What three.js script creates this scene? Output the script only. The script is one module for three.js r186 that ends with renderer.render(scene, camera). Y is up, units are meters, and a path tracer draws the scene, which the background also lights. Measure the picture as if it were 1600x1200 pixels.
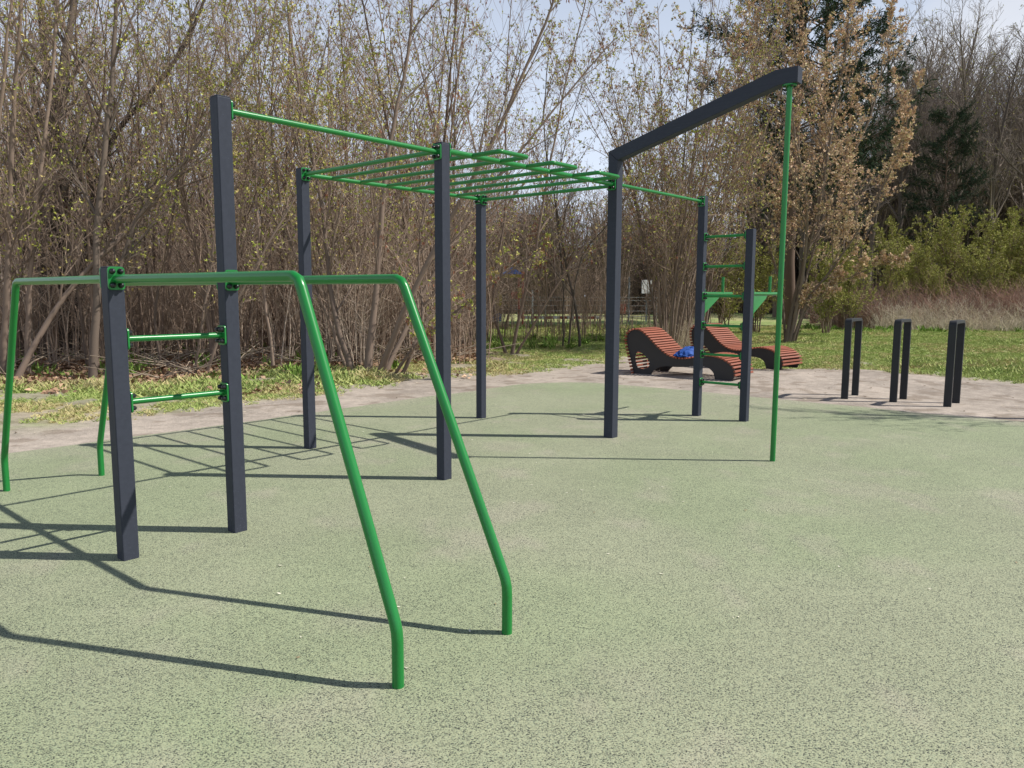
import * as THREE from 'three';
import { RoundedBoxGeometry } from 'three/addons/geometries/RoundedBoxGeometry.js';
import { mergeGeometries } from 'three/addons/utils/BufferGeometryUtils.js';

// ---------------------------------------------------------------- camera, sky, sun, exposure
const scene = new THREE.Scene();
const EYE = 1.55;
const camera = new THREE.PerspectiveCamera(53.70, 4 / 3, 0.05, 900);
camera.position.set(0, EYE, 0);
camera.rotation.set(-0.11794, 0, 0.003176, 'XYZ');
const renderer = new THREE.WebGLRenderer({ antialias: true });
renderer.toneMapping = THREE.LinearToneMapping;
renderer.toneMappingExposure = 1.08;
renderer.shadowMap.enabled = true;

function mulberry(a) { return () => { a |= 0; a = a + 0x6D2B79F5 | 0; let t = Math.imul(a ^ a >>> 15, 1 | a); t = t + Math.imul(t ^ t >>> 7, 61 | t) ^ t; return ((t ^ t >>> 14) >>> 0) / 4294967296; }; }
const hash2 = (x, y) => { let h = Math.imul(x, 374761393) + Math.imul(y, 668265263) | 0; h = Math.imul(h ^ h >>> 13, 1274126177); return ((h ^ h >>> 16) >>> 0) / 4294967296; };
function vnoise(x, y) {
  const xi = Math.floor(x), yi = Math.floor(y); let fx = x - xi, fy = y - yi;
  fx = fx * fx * (3 - 2 * fx); fy = fy * fy * (3 - 2 * fy);
  const a = hash2(xi, yi), b = hash2(xi + 1, yi), c = hash2(xi, yi + 1), d = hash2(xi + 1, yi + 1);
  return a + (b - a) * fx + (c - a) * fy + (a - b - c + d) * fx * fy;
}
function fbm(x, y, o) { let s = 0, a = 0.5, n = 0; for (let i = 0; i < o; i++) { s += a * vnoise(x, y); n += a; x = x * 2.03 + 17.1; y = y * 2.03 + 9.7; a *= 0.5; } return s / n; }
const clamp = (v, a = 0, b = 1) => Math.min(b, Math.max(a, v));
const sstep = (a, b, v) => { const t = clamp((v - a) / (b - a)); return t * t * (3 - 2 * t); };
const lerp = (a, b, t) => a + (b - a) * t;

const SUN = new THREE.Vector3(0.652, 0.757, 0.034).normalize();
{
  const W = 1024, H = 512, data = new Float32Array(W * H * 4);
  for (let j = 0; j < H; j++) for (let i = 0; i < W; i++) {
    const lat = ((j + 0.5) / H - 0.5) * Math.PI, lon = ((i + 0.5) / W - 0.5) * 2 * Math.PI;
    const y = Math.sin(lat), c = Math.cos(lat), x = c * Math.cos(lon), z = c * Math.sin(lon);
    const e = Math.max(y, 0), t = Math.pow(sstep(0, 0.95, e), 0.8);
    let r = lerp(0.80, 0.045, t), g = lerp(0.90, 0.085, t), b = lerp(1.06, 0.20, t);
    const k = 1 / (e + 0.16), cl = fbm(x * k * 1.5 + 3.2, z * k * 1.5 + 8.4, 6);
    const m = sstep(0.47, 0.72, cl) * 0.7;
    const q = 1 - 0.72 * t; r = lerp(r, 0.98 * q, m); g = lerp(g, 1.0 * q, m); b = lerp(b, 1.06 * q, m);
    const o = (j * W + i) * 4; data[o] = r; data[o + 1] = g; data[o + 2] = b; data[o + 3] = 1;
  }
  const sky = new THREE.DataTexture(data, W, H, THREE.RGBAFormat, THREE.FloatType);
  sky.mapping = THREE.EquirectangularReflectionMapping; sky.magFilter = THREE.LinearFilter; sky.minFilter = THREE.LinearFilter; sky.needsUpdate = true;
  scene.background = sky; scene.environment = sky;
}
const sun = new THREE.DirectionalLight(new THREE.Color(1.0, 0.955, 0.88), 5.0);
sun.position.copy(SUN).multiplyScalar(80); sun.target.position.set(0, 0, -12);
sun.position.add(sun.target.position);
sun.castShadow = true; sun.shadow.radius = 1; sun.shadow.mapSize.set(4096, 4096);
Object.assign(sun.shadow.camera, { left: -40, right: 40, top: 40, bottom: -40, near: 1, far: 200 });
scene.add(sun, sun.target);

// ---------------------------------------------------------------- helpers
const used = new Map();
const numbered = n => { const k = used.get(n) || 0; used.set(n, k + 1); return k ? n + '_' + String(k).padStart(3, '0') : n; };
function tag(o, label, category, group, kind) {
  if (label) o.userData.label = label; if (category) o.userData.category = category;
  if (group) o.userData.group = group; if (kind) o.userData.kind = kind; return o;
}
function shadowed(o) { o.castShadow = true; o.receiveShadow = true; return o; }
function top(name, o) { o.name = numbered(name); scene.add(o); return o; }
function thing(name, label, category, pos, turn = 0, group) { const g = new THREE.Group(); g.position.set(...pos); g.rotation.y = turn; top(name, g); return tag(g, label, category, group); }
function part(name, geo, mat, parent) { const m = shadowed(new THREE.Mesh(geo, mat)); m.name = name; parent.add(m); return m; }
function copyOf(o, label) { const c = o.clone(); c.name = numbered(o.userData.base || o.name); c.userData = { ...o.userData }; scene.add(c); if (label) c.userData.label = label; return c; }
const V = (x, y, z) => new THREE.Vector3(x, y, z);
const lin = (r, g, b) => new THREE.Color().setRGB(r, g, b);
// photograph pixel + depth (metres in front of the camera) -> a point
function pix(px, py, depth) {
  const d = V(px - 800, -(py - 600), -1185.1).applyEuler(camera.rotation); d.multiplyScalar(depth / -d.z); return d.add(camera.position);
}
const boxAt = (w, h, d, x, y, z, r = 0.004) => new RoundedBoxGeometry(w, h, d, 2, Math.min(r, w / 2.1, h / 2.1, d / 2.1)).translate(x, y, z);
function tubeThrough(pts, radius, fillet, sides = 16) {
  const path = new THREE.CurvePath(); let prev = pts[0], n = 0;
  for (let i = 1; i < pts.length; i++) {
    const cur = pts[i];
    if (i === pts.length - 1) { path.add(new THREE.LineCurve3(prev, cur)); n += 8; break; }
    const a = cur.clone().sub(pts[i - 1]).normalize(), b = pts[i + 1].clone().sub(cur).normalize();
    const s = cur.clone().addScaledVector(a, -fillet), e = cur.clone().addScaledVector(b, fillet);
    path.add(new THREE.LineCurve3(prev, s)); path.add(new THREE.QuadraticBezierCurve3(s, cur, e)); prev = e; n += 40;
  }
  const tube = new THREE.TubeGeometry(path, Math.max(n, 8), radius, sides);
  const caps = [];
  for (const t of [0, 1]) {
    const p = path.getPoint(t), d = path.getTangent(t).multiplyScalar(t ? 1 : -1), c = new THREE.CircleGeometry(radius, sides);
    c.applyQuaternion(new THREE.Quaternion().setFromUnitVectors(V(0, 0, 1), d)); c.translate(p.x, p.y, p.z); caps.push(c);
  }
  return mergeGeometries([tube, ...caps]);
}
// frame of the play surface: a = along the gym frame (u), p = across it (n)
const OX = -0.57, OZ = -6.27, UX = 0.6539, UZ = -0.7566, NX = 0.7566, NZ = 0.6539, TURN = Math.atan2(0.7566, 0.6539);
const toA = (x, z) => (x - OX) * UX + (z - OZ) * UZ, toP = (x, z) => (x - OX) * NX + (z - OZ) * NZ;
const fromAP = (a, p, y = 0) => V(OX + a * UX + p * NX, y, OZ + a * UZ + p * NZ);
const PAD_P = -3.88, PAD_A = 6.75;

// ---------------------------------------------------------------- ground
function tex(w, h, fill, srgb = true) {
  const d = new Uint8Array(w * h * 4), c = [0, 0, 0];
  for (let j = 0; j < h; j++) for (let i = 0; i < w; i++) { fill(i, j, c); const o = (j * w + i) * 4; d[o] = c[0]; d[o + 1] = c[1]; d[o + 2] = c[2]; d[o + 3] = 255; }
  const t = new THREE.DataTexture(d, w, h, THREE.RGBAFormat); t.magFilter = THREE.LinearFilter; t.minFilter = THREE.LinearFilter;
  t.wrapS = t.wrapT = THREE.RepeatWrapping; if (srgb) t.colorSpace = THREE.SRGBColorSpace; t.needsUpdate = true; return t;
}
const toS = v => 255 * (v <= 0.0031308 ? 12.92 * v : 1.055 * Math.pow(v, 1 / 2.4) - 0.055);
// where is what, in world x z: returns weights
function cover(x, z) {
  const a = toA(x, z), p = toP(x, z);
  const w1 = (fbm(x * 0.45 + 40, z * 0.45, 4) - 0.5) * 3.2 + (fbm(x * 2.2, z * 2.2 + 7, 3) - 0.5) * 1.1;
  const pathEdge = lerp(-5.15, -6.2, sstep(-4, 9, a));
  const sand = Math.min(sstep(-0.9, 0.8, p - pathEdge + w1 * 0.6), sstep(0.9, -0.9, a - 12.6 + w1 * 0.7));
  const edge = lerp(-10.3, -7.6, sstep(-2, 6, a)) - sstep(9, 13, a) * 3.5;            // thicket starts beyond this p
  const litter = sstep(0.6, -0.9, p - edge + w1 * 0.8) * (1 - sstep(11, 16, a + w1));
  return { a, p, sand, litter, lawn: (1 - sand) * (1 - litter), w1 };
}
const terrain = (x, z) => { const a = toA(x, z), p = toP(x, z); const out = Math.max(a - PAD_A, PAD_P - p, 0); const k = sstep(0.1, 5, out); return -0.012 + k * ((fbm(x * 0.35, z * 0.35 + 3, 3) - 0.48) * 0.28 + (fbm(x * 2, z * 2, 2) - 0.5) * 0.035) + sstep(6, 40, out) * 0.1; };
{
  const N = 2048, X0 = -18, Z0 = -46, S = 42;
  const map = tex(N, N, (i, j, c) => {
    const x = X0 + (i + 0.5) / N * S, z = Z0 + (1 - (j + 0.5) / N) * S;
    const k = cover(x, z), f = fbm(x * 9, z * 9, 3), g = hash2(i, j), m = fbm(x * 1.3 + 5, z * 1.3, 3);
    // sand / trodden soil
    let r = 0.385 + (m - 0.5) * 0.2 + (f - 0.5) * 0.2 + (g - 0.5) * 0.1, gg = r * 0.855, b = r * 0.72;
    const dirt = sstep(0.56, 0.7, fbm(x * 3.1 + 11, z * 3.4, 4)); r = lerp(r, 0.19, dirt * 0.55); gg = lerp(gg, 0.145, dirt * 0.55); b = lerp(b, 0.105, dirt * 0.55);
    // grass sward
    const dry = sstep(0.42, 0.66, fbm(x * 0.8 + 20, z * 0.8 + 4, 3)) * (k.p < -4.5 && k.a < 8 ? 1 : 0.6), v = 0.75 + f * 0.5;
    const G = [lerp(0.25, 0.38, dry) * v, lerp(0.32, 0.33, dry) * v, lerp(0.10, 0.17, dry) * v];
    const worn = (1 - sstep(0.34, 0.5, fbm(x * 1.1 + 90, z * 1.1, 3) + (k.a > 11 ? 0.2 : 0))) * 0.8; G[0] = lerp(G[0], r * 0.85, worn); G[1] = lerp(G[1], gg * 0.85, worn); G[2] = lerp(G[2], b * 0.8, worn);
    r = lerp(r, G[0], 1 - k.sand); gg = lerp(gg, G[1], 1 - k.sand); b = lerp(b, G[2], 1 - k.sand);
    // leaf litter
    const q = fbm(x * 14, z * 14 + 50, 2) * 0.7 + g * 0.3, moss = sstep(0.55, 0.7, fbm(x * 0.9 + 70, z * 0.9, 3));
    const Lr = lerp(0.15, 0.40, q), Lg = lerp(0.105, 0.29, q), Lb = lerp(0.075, 0.205, q);
    r = lerp(r, lerp(Lr, 0.12, moss * 0.6), k.litter); gg = lerp(gg, lerp(Lg, 0.16, moss * 0.6), k.litter); b = lerp(b, lerp(Lb, 0.05, moss * 0.6), k.litter);
    c[0] = toS(clamp(r)); c[1] = toS(clamp(gg)); c[2] = toS(clamp(b));
  });
  map.wrapS = map.wrapT = THREE.ClampToEdgeWrapping;
  const axis = (lo, hi, step) => { const v = []; for (let q = lo; q <= hi + 1e-6; q += step) v.push(q); for (const e of [4, 12, 30, 80, 200, 400]) { v.push(hi + e); v.unshift(lo - e); } return v; };
  const xs = axis(-20, 26, 0.3), zs = axis(-50, -4, 0.3), P = [], U = [], I = [];
  for (const z of zs) for (const x of xs) { P.push(x, terrain(x, z), z); U.push((x - X0) / S, 1 - (z - Z0) / S); }
  for (let j = 0; j < zs.length - 1; j++) for (let i = 0; i < xs.length - 1; i++) { const a = j * xs.length + i, b = a + xs.length; I.push(a, b, a + 1, a + 1, b, b + 1); }
  const g = new THREE.BufferGeometry(); g.setAttribute('position', new THREE.Float32BufferAttribute(P, 3)); g.setAttribute('uv', new THREE.Float32BufferAttribute(U, 2)); g.setIndex(I); g.computeVertexNormals();
  const grit = tex(512, 512, (i, j, c) => { c[0] = c[1] = c[2] = 255 * clamp(fbm(i / 9, j / 9, 3) * 0.6 + hash2(i, j + 900) * 0.4); }, false);
  grit.repeat.set(28, 28);
  const m = top('ground', shadowed(new THREE.Mesh(g, new THREE.MeshStandardMaterial({ map, roughness: 1, bumpMap: grit, bumpScale: 0.012 }))));
  tag(m, 'sandy trodden soil, lawn and leaf litter round the rubber surface', 'ground', null, 'structure');
}
{ // poured rubber granule surface
  const N = 2048, raw = new Float32Array(N * N), R = mulberry(5);
  for (let i = 0; i < N * N; i++) raw[i] = R();
  const at = (i, j) => raw[(j & (N - 1)) * N + (i & (N - 1))];
  const soft = new Float32Array(N * N);
  for (let j = 0; j < N; j++) for (let i = 0; i < N; i++) soft[j * N + i] = (at(i, j) * 2 + at(i + 1, j) + at(i - 1, j) + at(i, j + 1) + at(i, j - 1) + 0.6 * (at(i + 1, j + 1) + at(i - 1, j - 1) + at(i + 2, j) + at(i, j + 2))) / 8.4;
  const patch = (i, j) => 0.5 * vnoise(i / 128 % 16, j / 128 % 16) + 0.5 * vnoise(i / 40, j / 40);
  const map = tex(N, N, (i, j, c) => {
    const s = soft[j * N + i], w = at(i >> 1, (j >> 1) + 700), t = 0.394 + (patch(i, j) - 0.5) * 0.05;
    const hole = sstep(t + 0.028, t - 0.022, s), k = 0.86 + 0.3 * (at((i + 3) >> 1, (j + 9) >> 1) - 0.5) + (s - 0.5) * 0.5;
    let r = 0.40 * k, g = 0.427 * k, b = 0.268 * k;
    if (w > 0.93) { r *= 1.18; g *= 1.16; b *= 1.05; } else if (w < 0.06) { r *= 0.8; g *= 0.95; b *= 1.0; }
    c[0] = toS(clamp(lerp(r, 0.022, hole))); c[1] = toS(clamp(lerp(g, 0.028, hole))); c[2] = toS(clamp(lerp(b, 0.026, hole)));
  });
  const bump = tex(N / 2, N / 2, (i, j, c) => { c[0] = c[1] = c[2] = 255 * sstep(0.34, 0.46, soft[j * 2 * N + i * 2]); }, false);
  const P = [], U = [], C = [], I = [], st = 0.12, A0 = -11, P1 = 12;
  const na = Math.round((PAD_A - A0) / st), np = Math.round((P1 - PAD_P) / st), rad = 1.3;
  for (let j = 0; j <= np; j++) for (let i = 0; i <= na; i++) {
    let a = A0 + (PAD_A - A0) * i / na, p = PAD_P + (P1 - PAD_P) * j / np;
    const da = a - (PAD_A - rad), dp = (PAD_P + rad) - p;
    if (da > 0 && dp > 0) { const m = Math.max(da, dp), l = Math.hypot(da, dp); if (l > 0) { const s = m / l; a = PAD_A - rad + da * s; p = PAD_P + rad - dp * s; } }
    const ea = i === na ? (fbm(p * 1.6, 3, 3) - 0.5) * 0.14 : 0, ep = j === 0 ? (fbm(a * 1.6, 8, 3) - 0.5) * 0.14 : 0;
    const q = fromAP(a + ea, p + ep, 0);
    P.push(q.x, 0, q.z); U.push(a / 2.7, p / 2.7);
    // dust trodden on to the granules and faded, worn areas, in patches
    const n = fbm(q.x * 0.55 + 30, q.z * 0.55 + 12, 4), d = sstep(0.42, 0.68, n), e = fbm(q.x * 1.7, q.z * 1.7 + 60, 3), rim = sstep(0.55, 0.0, Math.min(PAD_A - a, p - PAD_P)) * sstep(0.35, 0.6, e + 0.1);
    const sc = sstep(0.63, 0.74, fbm(q.x * 2.6 + 200, q.z * 2.6 + 90, 4)) * 0.55, dd = clamp(d * 0.45 + rim * 0.55 + sc), v = 0.93 + (e - 0.5) * 0.12;
    C.push(lerp(0.93, 1.12, dd) * v, lerp(0.98, 1.03, dd) * v, lerp(0.93, 1.16, dd) * v);
  }
  for (let j = 0; j < np; j++) for (let i = 0; i < na; i++) { const a = j * (na + 1) + i, b = a + na + 1; I.push(a, a + 1, b, a + 1, b + 1, b); }
  const g = new THREE.BufferGeometry(); g.setAttribute('position', new THREE.Float32BufferAttribute(P, 3)); g.setAttribute('uv', new THREE.Float32BufferAttribute(U, 2)); g.setAttribute('color', new THREE.Float32BufferAttribute(C, 3));
  g.setIndex(I); g.computeVertexNormals();
  if (g.attributes.normal.getY(5) < 0) { for (let i = 0; i < I.length; i += 3) { const t = I[i]; I[i] = I[i + 1]; I[i + 1] = t; } g.setIndex(I); g.computeVertexNormals(); }
  const m = top('play_surface', shadowed(new THREE.Mesh(g, new THREE.MeshStandardMaterial({ map, vertexColors: true, roughness: 0.9, bumpMap: bump, bumpScale: 0.0025 }))));
  tag(m, 'pale green rubber granule safety surface', 'ground', null, 'structure');
}

// ---------------------------------------------------------------- materials of the equipment
const smudge = tex(512, 512, (i, j, c) => { const f = fbm(i / 40, j / 40, 5), s = hash2(i, j) > 0.9985 ? 60 : 0; c[0] = c[1] = c[2] = clamp(150 + (f - 0.5) * 140 + s, 0, 255); }, false);
const dusty = tex(512, 512, (i, j, c) => { const f = fbm(i / 60 + 7, j / 60, 5), s = hash2(i >> 1, j + 77) > 0.9975 ? 0.16 : 0; const k = 0.86 + f * 0.22; c[0] = 255 * clamp(k + s); c[1] = 255 * clamp(k + s); c[2] = 255 * clamp(k + s); });
const scuffed = (() => { // powder coat with fine dust and short pale scratches, most of them low down
  const W = 128, H = 2048, R = mulberry(91), k = new Float32Array(W * H);
  for (let j = 0; j < H; j++) for (let i = 0; i < W; i++) k[j * W + i] = 0.225 * (0.9 + 0.2 * fbm(i / 24, j / 18, 4)) + (hash2(i, j + 5) > 0.9982 ? 0.2 : 0);
  for (let n = 0; n < 150; n++) { const low = R() < 0.6, y0 = low ? R() * R() * 360 : R() * H, x0 = R() * W, a = R() * 6.28, l = 2 + R() * 9, b = 0.15 + R() * 0.45; for (let t = 0; t < l; t += 0.5) { const x = Math.floor(x0 + Math.cos(a) * t), y = Math.floor(y0 + Math.sin(a) * t); if (x >= 0 && x < W && y >= 0 && y < H) k[y * W + x] = Math.max(k[y * W + x], b); } }
  return tex(W, H, (i, j, c) => { c[0] = c[1] = c[2] = toS(clamp(k[j * W + i])); });
})();
const MAT = {
  anthracite: new THREE.MeshPhysicalMaterial({ color: lin(0.21, 0.235, 0.315), roughness: 0.5, map: scuffed, specularIntensity: 0.18 }),
  green: new THREE.MeshPhysicalMaterial({ color: lin(0.012, 0.21, 0.04), roughness: 0.3, map: dusty, specularIntensity: 1 }),
  cap: new THREE.MeshStandardMaterial({ color: lin(0.012, 0.013, 0.015), roughness: 0.3 }),
  rack: new THREE.MeshPhysicalMaterial({ color: lin(0.014, 0.016, 0.02), roughness: 0.6, map: dusty }),
  steel: new THREE.MeshStandardMaterial({ color: lin(0.018, 0.018, 0.02), roughness: 0.55 }),
};
const WOODS = [0, 1, 2, 3].map(k => new THREE.MeshStandardMaterial({
  roughness: 0.62, map: tex(128, 32, (i, j, c) => { const f = fbm(i / 30 + k * 9, j / 2.2, 4), s = 0.75 + f * 0.5 + (k - 1.5) * 0.07; c[0] = toS(clamp(0.27 * s)); c[1] = toS(clamp(0.074 * s)); c[2] = toS(clamp(0.036 * s)); })
}));

// ---------------------------------------------------------------- the gym frame (x = along, z = across)
const gym = thing('outdoor_gym_frame', 'large calisthenics frame of dark grey posts joined by green tube bars', 'gym frame', [OX, 0, OZ], TURN);
const S = 0.092, HP = 2.745;
function plate(parent, pos, normal, size = 0.125, sizeH = 0.135) { // square flange with four capped bolts; normal points away from the post
  const sh = new THREE.Shape(), w = size / 2, h = sizeH / 2, r = 0.02;
  sh.moveTo(-w + r, -h); sh.lineTo(w - r, -h); sh.quadraticCurveTo(w, -h, w, -h + r); sh.lineTo(w, h - r); sh.quadraticCurveTo(w, h, w - r, h); sh.lineTo(-w + r, h); sh.quadraticCurveTo(-w, h, -w, h - r); sh.lineTo(-w, -h + r); sh.quadraticCurveTo(-w, -h, -w + r, -h);
  const q = new THREE.Quaternion().setFromUnitVectors(V(0, 0, 1), normal);
  const m = part('flange', new THREE.ExtrudeGeometry(sh, { depth: 0.008, bevelEnabled: true, bevelSize: 0.0015, bevelThickness: 0.0015, bevelSegments: 1 }), MAT.green, parent);
  m.position.copy(pos).addScaledVector(normal, 0.003); m.quaternion.copy(q);
  for (const sx of [-1, 1]) for (const sy of [-1, 1]) {
    const b = new THREE.LatheGeometry([[0, 0.026], [0.006, 0.0255], [0.0105, 0.022], [0.0135, 0.015], [0.0145, 0.006], [0.0165, 0.004], [0.0165, 0]].map(v => new THREE.Vector2(...v)), 14).rotateX(Math.PI / 2).translate(sx * (w - 0.022), sy * (h - 0.024), 0.0095);
    part('bolt_cap', b, MAT.cap, m);
  }
  return m;
}
function post(a, p, h, s = S) {
  const g = boxAt(s, h, s, 0, h / 2 - 0.05, 0, 0.007); const m = part('post', g, MAT.anthracite, gym); m.position.set(a, 0, p);
  const c = part('post_cap', boxAt(s - 0.006, 0.008, s - 0.006, 0, h - 0.047, 0, 0.003), MAT.anthracite, m); return m;
}
const A1 = -2.58, A2 = -1.885, A6 = 2.525, A7 = 4.52, PB = -1.94;
post(A1, 0, 1.69 + 0.05); post(A2, 0, HP + 0.05); post(0, 0, HP + 0.05); post(0, PB, HP + 0.05); post(A6, PB, HP + 0.03); post(A7, 0, HP + 0.07); post(A7, 0.64, 2.33 + 0.05);
// post with cranked overhead arm and sliding pole
{
  const W = 0.112, hw = W / 2;
  const ext = (pts) => { const sh = new THREE.Shape(pts.map(q => new THREE.Vector2(...q))); return new THREE.ExtrudeGeometry(sh, { depth: W - 0.012, bevelEnabled: true, bevelSize: 0.006, bevelThickness: 0.006, bevelSegments: 2, bevelOffset: -0.006 }).translate(0, 0, -(W - 0.012) / 2).rotateY(-Math.PI / 2); };
  // shape x -> across, shape y -> up
  const pm = part('post', ext([[-hw, -0.05], [hw, -0.05], [hw, 2.935], [-hw, 3.033]]), MAT.anthracite, gym); pm.position.set(A6, 0, 0);
  const am = part('overhead_arm', ext([[-hw, 3.0345], [hw, 2.9365], [1.735, 3.402], [1.905, 3.402], [1.905, 3.538], [1.70, 3.538]]), MAT.anthracite, gym); am.position.set(A6, 0, 0);
  const fl = part('pole_flange', new THREE.CylinderGeometry(0.062, 0.062, 0.012, 24).translate(A6, 3.395, 1.815), MAT.green, gym);
  for (let k = 0; k < 4; k++) { const t = k * Math.PI / 2 + 0.78; part('bolt_cap', new THREE.SphereGeometry(0.0125, 10, 6).translate(A6 + Math.cos(t) * 0.047, 3.386, 1.815 + Math.sin(t) * 0.047), MAT.cap, fl); }
  part('sliding_pole', tubeThrough([V(A6, -0.05, 1.81), V(A6, 3.392, 1.815)], 0.0245, 0), MAT.green, gym);
}
const X = V(1, 0, 0), Z = V(0, 0, 1), NEGX = V(-1, 0, 0), NEGZ = V(0, 0, -1);
function barX(name, a0, a1, y, p, r, s0 = S, s1 = S, size) { // tube along the frame between two posts, a flange on each
  part(name, tubeThrough([V(a0 + s0 / 2 + 0.01, y, p), V(a1 - s1 / 2 - 0.01, y, p)], r, 0), MAT.green, gym);
  plate(gym, V(a0 + s0 / 2, y, p), X, 0.09, size || 0.12); plate(gym, V(a1 - s1 / 2, y, p), NEGX, 0.09, size || 0.12);
}
function barZ(name, a, p0, p1, y, r, size) {
  part(name, tubeThrough([V(a, y, p0 + S / 2 + 0.01), V(a, y, p1 - S / 2 - 0.01)], r, 0), MAT.green, gym);
  plate(gym, V(a, y, p0 + S / 2), Z, 0.09, size || 0.12); plate(gym, V(a, y, p1 - S / 2), NEGZ, 0.09, size || 0.12);
}
barX('pull_up_bar', A2, 0, 2.675, 0, 0.0195);
barX('pull_up_bar', A6, A7, 2.705, 0, 0.0175, 0.112);
for (const y of [1.287, 0.922]) barX('ladder_rung', A1, A2, y, 0, 0.0175);
for (const y of [2.268, 1.90, 1.533, 1.166, 0.80, 0.442]) barZ('ladder_rung', A7, 0, 0.64, y, 0.0165, 0.1);
// horizontal ladder
const YR = 2.697;
barX('ladder_rail', 0, A6, YR, 0, 0.0235, S, 0.112); barX('ladder_rail', 0, A6, YR, PB, 0.0215);
barZ('ladder_end_bar', 0, PB, 0, YR - 0.005, 0.0185); barZ('ladder_end_bar', A6, PB, 0, YR - 0.01, 0.0185);
const RUNG = k => 0.348 + 0.3515 * k;
for (let k = 0; k < 6; k += 2) {
  for (const q of [k, k + 1]) part('ladder_rung', tubeThrough([V(RUNG(q), YR + 0.003, PB + 0.02), V(RUNG(q), YR + 0.003, -0.02)], 0.0175, 0), MAT.green, gym);
  part('side_handle', tubeThrough([V(RUNG(k), YR + 0.003, 0.02), V(RUNG(k), YR + 0.003, 0.315), V(RUNG(k + 1), YR + 0.003, 0.315), V(RUNG(k + 1), YR + 0.003, 0.02)], 0.0185, 0.03), MAT.green, gym);
}
// parallel dip bars: one half to each side of each post
for (const [a, an, near, bend, knee, af, far] of [[A1, -2.505, 2.325, 1.745, 0.232, -2.56, -2.285], [A2, -1.86, 2.335, 1.645, 0.235, -1.86, -2.275]]) {
  const y = 1.627, k = bend / near, kf = 1.685 / far;
  part('dip_bar', tubeThrough([V(a, y, S / 2 + 0.01), V(lerp(a, an, k), y - 0.004, bend), V(an, knee, near), V(an, -0.05, near)], 0.0242, 0.045, 20), MAT.green, gym);
  part('dip_bar', tubeThrough([V(a, y, -S / 2 - 0.01), V(lerp(a, af, -kf), y, -1.685), V(af, 0.26, far), V(af, -0.05, far)], 0.0242, 0.045, 20), MAT.green, gym);
  plate(gym, V(a, y + 0.004, S / 2), Z, 0.088, 0.125); plate(gym, V(a, y + 0.004, -S / 2), NEGZ, 0.088, 0.125);
}
// short dip handles with gussets at the wall ladder
for (const p of [0, 0.64]) {
  const y = 1.565, m = part('dip_handle', tubeThrough([V(A7 + S / 2 + 0.01, y, p), V(A7 + 0.9, y, p)], 0.021, 0), MAT.green, gym);
  const sh = new THREE.Shape([new THREE.Vector2(0, -0.018), new THREE.Vector2(0.5, -0.018), new THREE.Vector2(0.46, -0.06), new THREE.Vector2(0, -0.29)]);
  part('gusset', new THREE.ExtrudeGeometry(sh, { depth: 0.008, bevelEnabled: false }).translate(A7 + S / 2 + 0.011, y, p - 0.004), MAT.green, m);
  part('upright_grip', tubeThrough([V(A7 + 0.63, y, p), V(A7 + 0.63, y + 0.22, p)], 0.0185, 0), MAT.green, m);
  plate(gym, V(A7 + S / 2, y - 0.12, p), X, 0.09, 0.36);
}

// ---------------------------------------------------------------- leaning rails (flat steel hoops)
{
  const labels = ['black flat steel hoop standing nearest to the slatted loungers', 'black flat steel hoop standing between the other two hoops', 'black flat steel hoop standing farthest from the slatted loungers'];
  const feet = [[5.045, -11.42, 5.445, -11.93], [5.625, -11.1, 6.015, -11.55], [6.17, -10.65, 6.575, -11.12]];
  feet.forEach(([x0, z0, x1, z1], i) => {
    const L = Math.hypot(x1 - x0, z1 - z0), g = thing('steel_hoop', labels[i], 'hoop', [(x0 + x1) / 2, 0, (z0 + z1) / 2], -Math.atan2(z1 - z0, x1 - x0), 'steel hoops at the edge of the rubber surface');
    const h = 1.2, t = 0.045, R = 0.085, W = 0.098, hl = L / 2, sh = new THREE.Shape();
    sh.moveTo(-hl, -0.05); sh.lineTo(-hl, h - R); sh.quadraticCurveTo(-hl, h, -hl + R, h); sh.lineTo(hl - R, h); sh.quadraticCurveTo(hl, h, hl, h - R); sh.lineTo(hl, -0.05); sh.lineTo(hl - t, -0.05); sh.lineTo(hl - t, h - R); sh.quadraticCurveTo(hl - t, h - t, hl - R, h - t); sh.lineTo(-hl + R, h - t); sh.quadraticCurveTo(-hl + t, h - t, -hl + t, h - R); sh.lineTo(-hl + t, -0.05); sh.closePath();
    part('hoop', new THREE.ExtrudeGeometry(sh, { depth: W - 0.008, bevelEnabled: true, bevelSize: 0.004, bevelThickness: 0.004, bevelSegments: 2, bevelOffset: -0.004, curveSegments: 10 }).translate(0, 0, -W / 2 + 0.004), MAT.rack, g);
  });
}

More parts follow.
